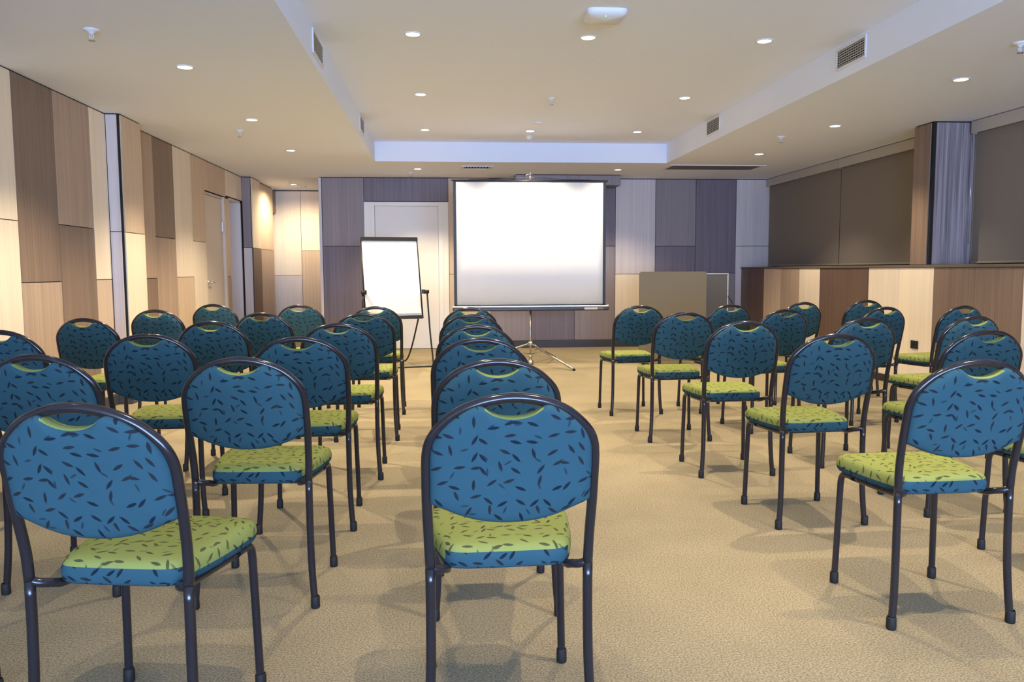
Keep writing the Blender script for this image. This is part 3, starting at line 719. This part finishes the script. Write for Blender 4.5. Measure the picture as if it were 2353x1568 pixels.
t = thing('emergency_light', (.99, 4.965, HT), 'white rounded box fitting with a green indicator on the raised ceiling', 'emergency light')
bm = bmesh.new()
prof = [(.125, .0), (.125, -.012), (.118, -.026), (.100, -.040), (.0, -.046)]
ringz = []
for r, z in prof:
    if r == 0: ringz.append([bm.verts.new((0, 0, z))]); continue
    ring = []
    for k in range(40):
        a = 2*math.pi*k/40; c, s = math.cos(a), math.sin(a)
        ring.append(bm.verts.new((r*math.copysign(abs(c)**.35, c), (r-.012)*math.copysign(abs(s)**.35, s), z)))
    ringz.append(ring)
for a, b in zip(ringz, ringz[1:]):
    for k in range(40):
        q = (k+1) % 40; vs = []
        for v in (a[k%len(a)], a[q%len(a)], b[q%len(b)], b[k%len(b)]):
            if v not in vs: vs.append(v)
        bm.faces.new(vs).smooth = True
obj('housing', bm, 'vent', t)
bm = bmesh.new(); add_lathe(bm, [(0, -.0), (.004, -.001), (.003, -.005), (0, -.006)], 12, (-.01, -.085, -.039)); obj('indicator', bm, 'green', t)
bm = bmesh.new(); add_lathe(bm, [(0, 0), (.055, 0), (.05, -.010), (.02, -.016), (0, -.016)], 24)
t = thing('motion_detector', (1.013, 8.59, HT), 'flat ceiling detector with a red indicator in the raised ceiling', 'detector')
obj('housing', bm, 'vent', t)
bm = bmesh.new(); add_lathe(bm, [(0, 0), (.006, -.001), (.004, -.006), (0, -.007)], 12, (0, -.012, -.014)); obj('indicator', bm, 'red', t)
t = thing('smoke_detector', (1.005, 9.42, HT), 'white domed smoke detector by the ceiling step above the screen', 'detector')
bm = bmesh.new(); add_lathe(bm, [(0, 0), (.048, 0), (.048, -.014), (.036, -.016), (.036, -.034), (.026, -.044), (0, -.046)], 24); obj('housing', bm, 'vent', t)

# ------------------------------------------------------------------ light from the window behind the camera
l = bpy.data.lights.new('window_daylight', 'AREA'); l.shape = 'RECTANGLE'; l.size = 6.9; l.size_y = 2.0; l.energy = 1260; l.color = (.41, .60, 1.0)
o = bpy.data.objects.new('window_daylight', l); C.objects.link(o); o.location = (1.22, YF-.02, 1.28); o.rotation_euler = (R(90), 0, 0)
w = bpy.data.worlds.new('sky'); bpy.context.scene.world = w; w.use_nodes = True
w.node_tree.nodes['Background'].inputs['Color'].default_value = (.35, .55, 1, 1); w.node_tree.nodes['Background'].inputs['Strength'].default_value = .3

# ------------------------------------------------------------------ camera
cd = bpy.data.cameras.new('camera'); cam = bpy.data.objects.new('camera', cd); C.objects.link(cam)
cd.sensor_width = 36; cd.lens = 1855.41/2353*36; cd.clip_start = .05; cd.clip_end = 60
Rt = Vector((0.99641548, -0.08446762, -0.00462764)); Up = Vector((0.01196056, 0.08651516, 0.99617873)); Fw = Vector((0.08374448, 0.99266326, -0.08721533))
m = Matrix(((Rt.x, Up.x, -Fw.x, 0), (Rt.y, Up.y, -Fw.y, 0), (Rt.z, Up.z, -Fw.z, 1.12), (0, 0, 0, 1)))
cam.matrix_world = m
S = bpy.context.scene; S.camera = cam
S.view_settings.view_transform = 'Standard'; S.view_settings.look = 'None'; S.view_settings.exposure = 0; S.view_settings.gamma = 1
S.view_settings.use_curve_mapping = False
S.cycles.use_denoising = True; S.cycles.max_bounces = 8; S.cycles.diffuse_bounces = 5; S.cycles.caustics_reflective = False; S.cycles.caustics_refractive = False
S.cycles.sample_clamp_indirect = 6
